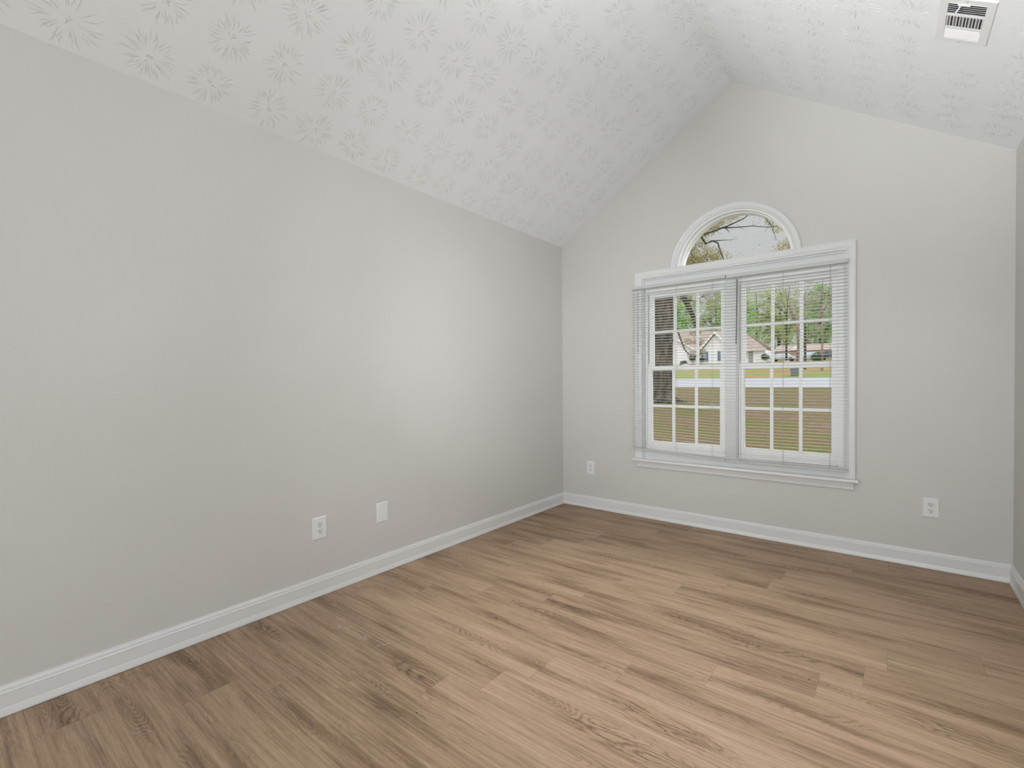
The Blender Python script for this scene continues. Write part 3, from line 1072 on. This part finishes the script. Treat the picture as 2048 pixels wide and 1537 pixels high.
# the big oak just outside, left of the view
rt = random.Random(3)
OX, OY = -4.69, 15.5
oak = empty('oak_tree', (OX, OY, tz(OY)))
tag(oak, 'thick furrowed oak trunk on the lawn outside the left sashes', 'tree')
m = MB()
zb = 0.0
pr = [(-0.25, 0.62), (0.0, 0.50), (0.15, 0.43), (0.4, 0.385), (1.0, 0.37), (2.5, 0.36), (4.5, 0.35), (6.5, 0.32), (8.5, 0.24)]
nseg = 28
for z, r in pr:
    for k in range(nseg):
        a = 2 * PI * k / nseg
        fl = 1 + (0.16 * math.sin(5 * a) if z < 0.2 else 0.0) + 0.03 * math.sin(9 * a + z)
        m.v.append((r * fl * math.cos(a) + 0.012 * z, r * fl * math.sin(a), z))
for i in range(len(pr) - 1):
    for k in range(nseg):
        j = (k + 1) % nseg
        m.f.append((i * nseg + k, i * nseg + j, (i + 1) * nseg + j, (i + 1) * nseg + k))
for a in (0.2, 1.9, 3.4, 4.6, 5.5):
    m.tube([(0.3 * math.cos(a), 0.3 * math.sin(a), 0.2), (0.62 * math.cos(a), 0.62 * math.sin(a), 0.03), (1.05 * math.cos(a), 1.05 * math.sin(a), -0.05)], [0.15, 0.10, 0.03], 8)
m.build('trunk', OM['bark'], oak, smooth=True)
def rel(pts):
    return [(x - OX, y - OY, z - tz(OY)) for x, y, z in pts]
m = MB()
# limb that droops across the middle of the left window unit
m.tube(rel([(-4.75, 15.5, 7.2), (-4.5, 15.8, 6.2), (-4.3, 16, 5.2), (-4.12, 16, 4.73), (-3.86, 16, 4.2), (-3.68, 16, 3.78), (-3.52, 16, 3.13), (-3.40, 16, 2.5)]), [0.17, 0.16, 0.14, 0.13, 0.11, 0.09, 0.05, 0.015], 8)
m.tube(rel([(-4.0, 16, 4.45), (-3.6, 16, 4.3), (-3.2, 16, 4.5)]), [0.05, 0.035, 0.015], 6)
m.tube(rel([(-4.26, 15.9, 3.3), (-4.1, 15.9, 2.8), (-3.95, 15.9, 2.4), (-3.7, 15.9, 2.1)]), [0.03, 0.035, 0.03, 0.012], 6)
# boughs seen through the arch
m.tube(rel([(-4.65, 15.3, 8.4), (-3.6, 13.6, 7.0), (-2.9, 12.3, 6.15), (-2.26, 12, 5.80), (-2.05, 12, 5.44), (-1.87, 12, 5.50), (-1.70, 12, 5.40), (-1.62, 12, 5.10), (-1.50, 12, 4.77), (-1.42, 12, 4.4)]), [0.12, 0.08, 0.05, 0.035, 0.032, 0.025, 0.022, 0.018, 0.014, 0.008], 6)
m.tube(rel([(-2.9, 12.3, 6.15), (-2.3, 12, 5.72), (-1.75, 12, 5.80), (-1.43, 12, 5.86), (-1.0, 12, 5.98), (-0.63, 12, 6.20), (-0.3, 12, 6.35)]), [0.05, 0.032, 0.026, 0.020, 0.016, 0.010, 0.005], 6)
m.tube(rel([(-1.55, 12, 5.83), (-1.1, 12, 5.76), (-0.75, 12, 5.72), (-0.35, 12, 5.60), (0.12, 12, 5.56)]), [0.020, 0.015, 0.012, 0.009, 0.004], 6)
m.tube(rel([(-1.5, 12, 5.82), (-1.42, 12, 5.73), (-1.38, 12, 5.68)]), [0.014, 0.012, 0.010], 6)
m.tube(rel([(-1.9, 12, 5.50), (-1.6, 12, 5.46), (-1.3, 12, 5.42)]), [0.018, 0.012, 0.004], 6)
m.tube(rel([(-2.6, 12, 5.4), (-2.45, 12, 5.15), (-2.3, 12, 4.95)]), [0.01, 0.012, 0.005], 6)
m.tube(rel([(-0.60, 12, 6.5), (-0.50, 12, 6.05), (-0.36, 12, 5.80), (-0.24, 12, 5.58), (-0.14, 12, 5.22)]), [0.016, 0.014, 0.012, 0.010, 0.004], 6)
BO = [(-2.26, 5.80), (-2.05, 5.44), (-1.87, 5.50), (-1.62, 5.10), (-1.50, 4.77), (-2.3, 5.72), (-1.75, 5.80), (-1.43, 5.86), (-1.0, 5.98), (-0.63, 6.20),
      (-1.1, 5.76), (-0.75, 5.72), (-0.35, 5.60), (0.12, 5.56), (-1.3, 5.42), (-2.45, 5.15), (-0.50, 6.05), (-0.36, 5.80), (-0.24, 5.58), (-0.14, 5.22)]
for (x, z) in BO:
    for _ in range(2):
        a = rt.uniform(0, 2 * PI)
        l_ = rt.uniform(0.08, 0.26)
        mx_, mz_ = x + l_ * 0.5 * math.cos(a), z + l_ * 0.5 * math.sin(a)
        m.tube(rel([(x, 12, z), (mx_, 12 + rt.uniform(-.05, .05), mz_), (mx_ + l_ * 0.5 * math.cos(a + .5), 12 + rt.uniform(-.1, .1), mz_ + l_ * 0.5 * math.sin(a + .5))]), [0.006, 0.004, 0.002], 4)
m.build('branches', OM['bark3'], oak)
m = MB()
def L2(m, x, z, s, n, size=0.045, y=12.0):
    leaves(m, (x - OX, y - OY, z - tz(OY)), (s, s * 0.8, s * 0.75), n, size, rt, shell=0.0)
for (x, z, s, n) in ((-2.75, 4.75, .30, 110), (-2.4, 4.75, .35, 150), (-2.0, 4.8, .32, 120), (-2.6, 5.1, .30, 110), (-2.25, 5.15, .32, 140), (-1.85, 5.1, .24, 70),
                     (-2.55, 5.45, .22, 60), (-2.2, 5.55, .2, 45), (-1.98, 5.85, .22, 75), (-1.75, 6.0, .20, 70), (-2.3, 5.85, .2, 60), (-1.45, 6.1, .22, 40), (-1.2, 6.12, .16, 22),
                     (-1.6, 4.9, .25, 45), (-1.2, 4.7, .3, 25), (-0.05, 4.75, .30, 55), (0.15, 5.0, .22, 50), (-0.25, 5.75, .16, 26), (-0.1, 5.5, .14, 22), (-0.5, 4.55, .3, 20), (-3.0, 5.4, .4, 100)):
    L2(m, x, z, s * 1.3, int(n * 8.0), 0.021)
for _ in range(60):
    L2(m, rt.uniform(-1.6, 0.2), rt.uniform(4.6, 6.1), 0.04, 1, 0.022)
m.build('foliage', OM['autumn'], oak, recalc=False)
m = MB()
for (x, z, s, n) in ((-4.2, 5.0, .35, 90), (-4.0, 4.5, .32, 100), (-3.75, 4.0, .30, 90), (-3.6, 3.6, .22, 60), (-3.55, 3.1, .25, 70), (-3.45, 2.7, .22, 60), (-3.35, 2.3, .22, 60), (-3.85, 2.7, .2, 40), (-3.7, 2.2, .22, 50), (-3.4, 4.4, .4, 70), (-3.0, 4.6, .35, 60), (-2.9, 4.2, .3, 30)):
    L2(m, x, z, s, int(n * 3.2), 0.030, 16.0)
# crown high above, out of sight through the window but shading the ground
for _ in range(16):
    a = rt.uniform(0, 2 * PI); r = rt.uniform(0.5, 3.6)
    leaves(m, (r * math.cos(a), r * math.sin(a), rt.uniform(8.5, 11.5)), (1.3, 1.3, 1.0), 60, 0.12, rt)
m.build('foliage', OM['autumn2'], oak, recalc=False)

# background trees
def bg_tree(x, y, h, cr, mat, barkm, label, seed, clumps=46, per=52, size=0.22, trunk=0.28, name='leafy_tree', base=0.22):
    r = random.Random(seed)
    z0 = tz(y)
    t = empty(name, (x, y, z0))
    tag(t, label, 'tree', 'trees across the road')
    m = MB()
    m.tube([(0, 0, -0.3), (r.uniform(-.2, .2), 0, h * 0.3), (r.uniform(-.4, .4), 0, h * 0.6), (r.uniform(-.5, .5), 0, h * 0.9)], [trunk * 1.3, trunk, trunk * 0.7, trunk * 0.2], 8)
    for i in range(5):
        a = r.uniform(0, 2 * PI)
        branchy(m, (0, 0, h * r.uniform(0.3, 0.6)), (math.cos(a), math.sin(a), 0.9), h * 0.35, trunk * 0.4, 1, r)
    m.build('trunk', barkm, t)
    m = MB()
    zc = h * (0.5 + base / 2)
    clumpy(m, (0, 0, zc), (cr, cr * 0.8, h * (0.5 - base / 2)), clumps, per, cr * 0.33, size, r)
    m.build('foliage', mat, t, recalc=False)
    return t
BGT = [
    (-39, 117, 17, 4.2, 'green', 'leafy green tree behind the left end of the white gabled house'),
    (-32, 129, 17.5, 4.2, 'green2', 'yellow-green tree behind the roof of the white gabled house'),
    (-25, 117, 17, 4.2, 'green', 'bright green tree rising behind the pointed white gable'),
    (-18, 129, 16.5, 4.2, 'green2', 'yellow-green tree behind the right end of the gabled house roof'),
    (-11, 141, 18, 4.2, 'green', 'tall green tree behind the parked silver car'),
    (-4, 129, 19, 4.2, 'green', 'tall green tree behind the slender forked tree'),
    (3, 141, 19, 4.2, 'green2', 'pale green tree farthest right in the right sashes'),
    (-46, 129, 18, 4.2, 'green2', 'yellow-green tree hidden mostly behind the thick oak trunk'),
    (-8, 162, 21, 6.8, 'green', 'distant green tree filling the gap behind two tall green trees'),
    (-29, 162, 22, 6.8, 'green2', 'distant yellow-green tree farthest behind the white gabled house'),
    (-50, 162, 22, 6.8, 'green', 'distant green tree far left, behind the thick oak trunk'),
]
for i_, (x, y, h_, cr, mt, lb) in enumerate(BGT):
    bg_tree(x, y, h_, cr, OM[mt], OM['bark3'], lb, 40 + i_, clumps=95, per=88, size=0.20, trunk=0.34, base=0.06)
bg_tree(-3.4, 60, 11.5, 2.6, OM['grey'], OM['bark2'], 'thin pinkish-grey tree at the right edge of the right sashes', 10, clumps=34, per=44, size=0.10, trunk=0.10)
bg_tree(-9.6, 80, 13.5, 2.8, OM['green2'], OM['bark3'], 'light sparse yellow-green tree left of the slender forked tree', 11, clumps=30, per=48, size=0.13, trunk=0.13)

hd = empty('hedgerow', (-24, 152, tz(152)))
tag(hd, 'dense green hedgerow along the skyline behind all the houses', 'hedge')
m = MB()
rh = random.Random(31)
for i_ in range(170):
    x = -38 + 76 * i_ / 170 + rh.uniform(-.4, .4)
    for zz in (1.2, 3.4, 5.6, 7.4 + rh.uniform(-1, 1)):
        leaves(m, (x, rh.uniform(-.5, .5), zz), (1.1, 1.1, 1.3), 17, 0.24, rh, shell=0.0)
m.build('foliage', OM['green'], hd, recalc=False)
m = MB()
for i_ in range(26):
    x = -37 + 74 * i_ / 25
    m.tube([(x, 0, -.2), (x + rh.uniform(-.4, .4), 0, 5.5)], [0.2, 0.08], 5)
m.build('stems', OM['bark3'], hd)

# slender forked tree and pole right of it
t = empty('forked_tree', (-6.8, 70, tz(70)))
tag(t, 'slender reddish tree with forked trunk seen through the right sashes', 'tree', 'trees across the road')
m = MB()
z0 = tz(70)
m.tube([(0, 0, -0.2), (0.0, 0, 1.2), (0.05, 0, 3.2), (-0.05, 0, 5.2)], [0.42, 0.30, 0.25, 0.2], 10)
m.tube([(-0.05, 0, 5.0), (-0.5, 0, 6.6), (-1.2, 0, 8.6), (-1.5, 0, 10.5)], [0.2, 0.16, 0.12, 0.05], 8)
m.tube([(-0.05, 0, 4.8), (0.5, 0, 5.6), (0.2, 0, 7.2), (0.6, 0, 9.2)], [0.14, 0.12, 0.1, 0.04], 8)
m.tube([(0.05, 0, 2.2), (0.9, 0, 3.8), (1.7, 0, 5.0), (2.3, 0, 6.6), (2.4, 0, 8.0)], [0.18, 0.17, 0.14, 0.10, 0.04], 8)
m.tube([(1.2, 0, 3.2), (2.4, 0, 3.9), (3.3, 0, 4.2)], [0.06, 0.05, 0.03], 6)
r2 = random.Random(4)
for i in range(9):
    branchy(m, (r2.uniform(-1, 2), 0, r2.uniform(5, 8)), (r2.uniform(-1, 1), r2.uniform(-.4, .4), 1), 2.6, 0.05, 1, r2)
m.build('trunk', OM['bark2'], t)
m = MB()
clumpy(m, (0.4, 0, 8.6), (3.2, 1.6, 3.0), 26, 30, 0.8, 0.10, r2)
m.build('foliage', OM['grey'], t, recalc=False)
m = MB()
m.tube([(0, 0, 0), (0, 0, 6.4)], [0.13, 0.11], 8)
o = m.build('utility_pole', OM['post']); o.location = (-5.75, 67, tz(67) - 0.05)
tag(o, 'thin dark pole just right of the slender forked tree', 'pole')

# ---- white gabled house
hy, hz = 100.0, tz(100)
hs = empty('gabled_house', (-27.0, hy, hz))
tag(hs, 'white house with pointed gable and pinkish-brown roof across the road', 'house')
bx0, bx1 = -36.0, -20.3
def hp(x, y, z):
    return (x + 27.0, y - hy, z - hz)
EZ = 7.2
m = MB()
def wbox(x0, y0, z0, x1, y1, z1):
    m.box(*hp(x0, y0, z0), *hp(x1, y1, z1))
wbox(bx0, 101.5, hz - 0.4, bx1, 109, EZ)
wbox(-27.6, 100.2, hz - 0.4, -22.2, 101.6, EZ)
m.tri(hp(-27.6, 100.2, EZ), hp(-22.2, 100.2, EZ), hp(-24.9, 100.2, 10.5))
wbox(-36.6, 100.4, hz - 0.4, -28.6, 101.6, EZ)
m.tri(hp(-36.6, 100.4, EZ), hp(-28.6, 100.4, EZ), hp(-33.0, 100.4, 9.9))
m.build('walls', OM['siding'], hs)
m = MB()
def slab(a, b, c, d, t=0.14):
    m.v += [hp(*p) for p in (a, b, c, d)] + [hp(p[0], p[1], p[2] + t) for p in (a, b, c, d)]
    i = len(m.v) - 8
    for q in ((0, 3, 2, 1), (4, 5, 6, 7), (0, 1, 5, 4), (1, 2, 6, 5), (2, 3, 7, 6), (3, 0, 4, 7)):
        m.f.append(tuple(i + k for k in q))
# main roof with ridge along x
slab((-37, 101.0, EZ), (-15.8, 101.0, 6.85), (-21.2, 105.2, 11.4), (-37, 105.2, 11.8))
slab((-37, 109.6, EZ), (-15.8, 109.6, EZ), (-21.2, 105.2, 11.4), (-37, 105.2, 11.8))
# right gable
slab((-28.0, 99.7, EZ - .25), (-28.0, 103.0, EZ - .25), (-24.9, 105, 10.75), (-24.9, 99.7, 10.75))
slab((-21.8, 99.7, EZ - .25), (-21.8, 103.0, EZ - .25), (-24.9, 105, 10.75), (-24.9, 99.7, 10.75))
slab((-37.2, 99.9, EZ - .25), (-37.2, 103, EZ - .25), (-33, 105, 10.1), (-33, 99.9, 10.1))
slab((-28.0, 99.9, EZ - .25), (-28.0, 103, EZ - .25), (-33, 105, 10.1), (-33, 99.9, 10.1))
m.build('roof', OM['roof'], hs)
m = MB()
def beam(a, b, w=0.16):
    m.tube([hp(*a), hp(*b)], w, 4)
beam((-28.05, 99.6, EZ - .25), (-24.9, 99.6, 10.8)); beam((-21.75, 99.6, EZ - .25), (-24.9, 99.6, 10.8))
beam((-37.2, 99.8, EZ - .25), (-33, 99.8, 10.15)); beam((-28.0, 99.8, EZ - .25), (-33, 99.8, 10.15))
beam((-20.3, 100.9, 6.95), (-15.8, 100.9, 6.85), 0.10)
m.build('fascia', OM['fascia'], hs)
for i, (x0, x1) in enumerate(((-27.55, -27.25), (-26.6, -26.25), (-24.4, -24.05), (-23.0, -22.65))):
    m = MB()
    m.box(*hp(x0, 100.05, 5.0), *hp(x1, 100.2, 7.05))
    m.build('shutter', OM['shutter'], hs)
for x0, x1 in ((-27.2, -26.65), (-24.0, -23.05)):
    m = MB(); m.box(*hp(x0, 100.1, 5.1), *hp(x1, 100.2, 7.0)); m.build('window', OM['wglass'], hs)
# porch and garage bay at the right
m = MB(); m.box(*hp(-20.4, 102.6, hz - 0.4), *hp(-18.3, 108, 6.9)); m.build('porch_wall', OM['siding2'], hs)
m = MB(); m.box(*hp(-18.3, 101.6, hz - 0.4), *hp(-16.2, 108, 6.9)); m.build('bay_wall', OM['siding'], hs)
m = MB()
for x in (-20.25, -19.2):
    m.box(*hp(x - .06, 101.3, hz - 0.2), *hp(x + .06, 101.45, 6.9))
m.build('porch_posts', OM['fascia'], hs)

# far brick house
fh = empty('brick_house', (-9.5, 114, tz(114)))
tag(fh, 'low orange-brown house with white gable end behind the parked cars', 'house')
m = MB(); m.box(-7, 0, -0.5, 8, 6, 1.9); m.build('walls', OM['brick'], fh)
m = MB()
m.v = [(-7.5, -0.6, 1.8), (8.5, -0.6, 1.8), (8.5, 6.6, 1.8), (-7.5, 6.6, 1.8), (-6.8, 3, 3.3), (7.8, 3, 3.3)]
m.f = [(0, 1, 5, 4), (2, 3, 4, 5), (3, 0, 4), (1, 2, 5), (3, 2, 1, 0)]
m.build('roof', OM['roof'], fh)
m = MB()
m.v = [(-4.2, -0.9, 1.9), (-2.0, -0.9, 1.9), (-3.1, -0.9, 2.9), (-4.2, 0.9, 1.9), (-2.0, 0.9, 1.9), (-3.1, 0.9, 2.9)]
m.f = [(0, 1, 2), (5, 4, 3), (0, 2, 5, 3), (1, 4, 5, 2), (0, 3, 4, 1)]
m.build('gable', OM['fascia'], fh)

# cars
def car(x, y, L_, W2, Ht, paint, label, rz=0.0):
    c = empty('parked_car', (x, y, tz(y) + 0.02), (0, 0, rz))
    tag(c, label, 'car', 'cars parked across the road')
    pr = [(-L_ / 2, 0.35), (-L_ / 2, 0.75), (-L_ * 0.36, 0.88), (-L_ * 0.22, Ht), (L_ * 0.20, Ht), (L_ * 0.34, 0.92), (L_ / 2, 0.78), (L_ / 2, 0.35)]
    m = MB()
    i0 = 0
    for yy in (-W2 / 2, W2 / 2):
        for a, b in pr:
            m.v.append((a, yy * (0.86 if b > 1.0 else 1), b))
    n = len(pr)
    m.f.append(tuple(range(n))); m.f.append(tuple(range(n, 2 * n))[::-1])
    for k in range(n):
        j = (k + 1) % n
        m.f.append((k, j, n + j, n + k))
    m.build('body', paint, c, bevel=0.05)
    g = [(-L_ * 0.31, 0.94), (-L_ * 0.205, Ht - 0.08), (L_ * 0.185, Ht - 0.08), (L_ * 0.29, 0.96)]
    for yy in (-W2 * 0.49, W2 * 0.49):
        m = MB()
        i = 0
        for a, b in g:
            m.v.append((a, yy * (0.90 if b > 1.0 else 1.005), b))
        m.f.append((i, i + 1, i + 2, i + 3))
        m.build('side_window', OM['cglass'], c, recalc=False)
    for sx in (-0.31, 0.31):
        for sy in (-1, 1):
            m = MB()
            m.tube([(L_ * sx, sy * (W2 / 2 - 0.2), 0.33), (L_ * sx, sy * (W2 / 2 + 0.02), 0.33)], 0.33, 14)
            m.build('wheel', OM['tyre'], c)
    return c
car(-13.6, 104, 4.4, 1.8, 1.45, OM['carpaint'], 'silver-blue car parked beside the right end of the gabled house')
car(-9.9, 109, 4.4, 1.8, 1.45, OM['carpaint'], 'second pale car parked behind the slender forked tree', 0.3)
car(-5.9, 105, 4.4, 1.9, 1.65, OM['cardark'], 'dark car at the right edge of the right sashes')

# wheelie bin on the verge
bn = empty('wheeled_bin', (-4.85, 52, tz(52)))
tag(bn, 'grey wheeled rubbish bin standing on the far side of the road', 'bin')
m = MB()
m.v = [(-.33, -.33, 0.05), (.33, -.33, .05), (.33, .33, .05), (-.33, .33, .05), (-.42, -.42, 1.15), (.42, -.42, 1.15), (.42, .42, 1.15), (-.42, .42, 1.15)]
m.f = [(3, 2, 1, 0), (4, 5, 6, 7), (0, 1, 5, 4), (1, 2, 6, 5), (2, 3, 7, 6), (3, 0, 4, 7)]
m.build('bin_body', OM['bin'], bn)
m = MB(); m.box(-.46, -.46, 1.15, .46, .46, 1.24); m.build('lid', OM['bin'], bn)
for s_ in (-1, 1):
    m = MB(); m.tube([(s_ * .30, .30, .13), (s_ * .38, .30, .13)], 0.13, 12); m.build('wheel', OM['tyre'], bn)

# lollipop shrub and low shrubs by the house
def shrub(x, y, zc, r, stem, label, seed, mat='dark', name='round_shrub'):
    rr = random.Random(seed)
    s_ = empty(name, (x, y, tz(y)))
    tag(s_, label, 'shrub', 'shrubs by the white house')
    if stem:
        m = MB(); m.tube([(0, 0, -.1), (0, 0, zc)], 0.06, 6); m.build('stem', OM['bark3'], s_)
    m = MB(); leaves(m, (0, 0, zc), (r, r, r * 0.85), int(500 * r), 0.13, rr, shell=0.2)
    m.build('foliage', OM[mat], s_, recalc=False)
shrub(-28.9, 99.0, 1.35, 0.85, True, 'round clipped shrub on a short stem beside the pointed gable', 21)
shrub(-27.0, 98.8, 1.0, 0.55, False, 'small dark shrub below the blue shutters', 22)
shrub(-30.6, 98.6, 0.3, 0.8, False, 'low spreading dark shrub left of the round clipped shrub', 23)
shrub(-16.0, 100.0, 1.0, 0.75, False, 'upright dark shrub at the right corner of the gabled house', 24)
shrub(-7.9, 101.0, 0.7, 1.0, False, 'rounded dark green shrub behind the pole and forked tree', 25)
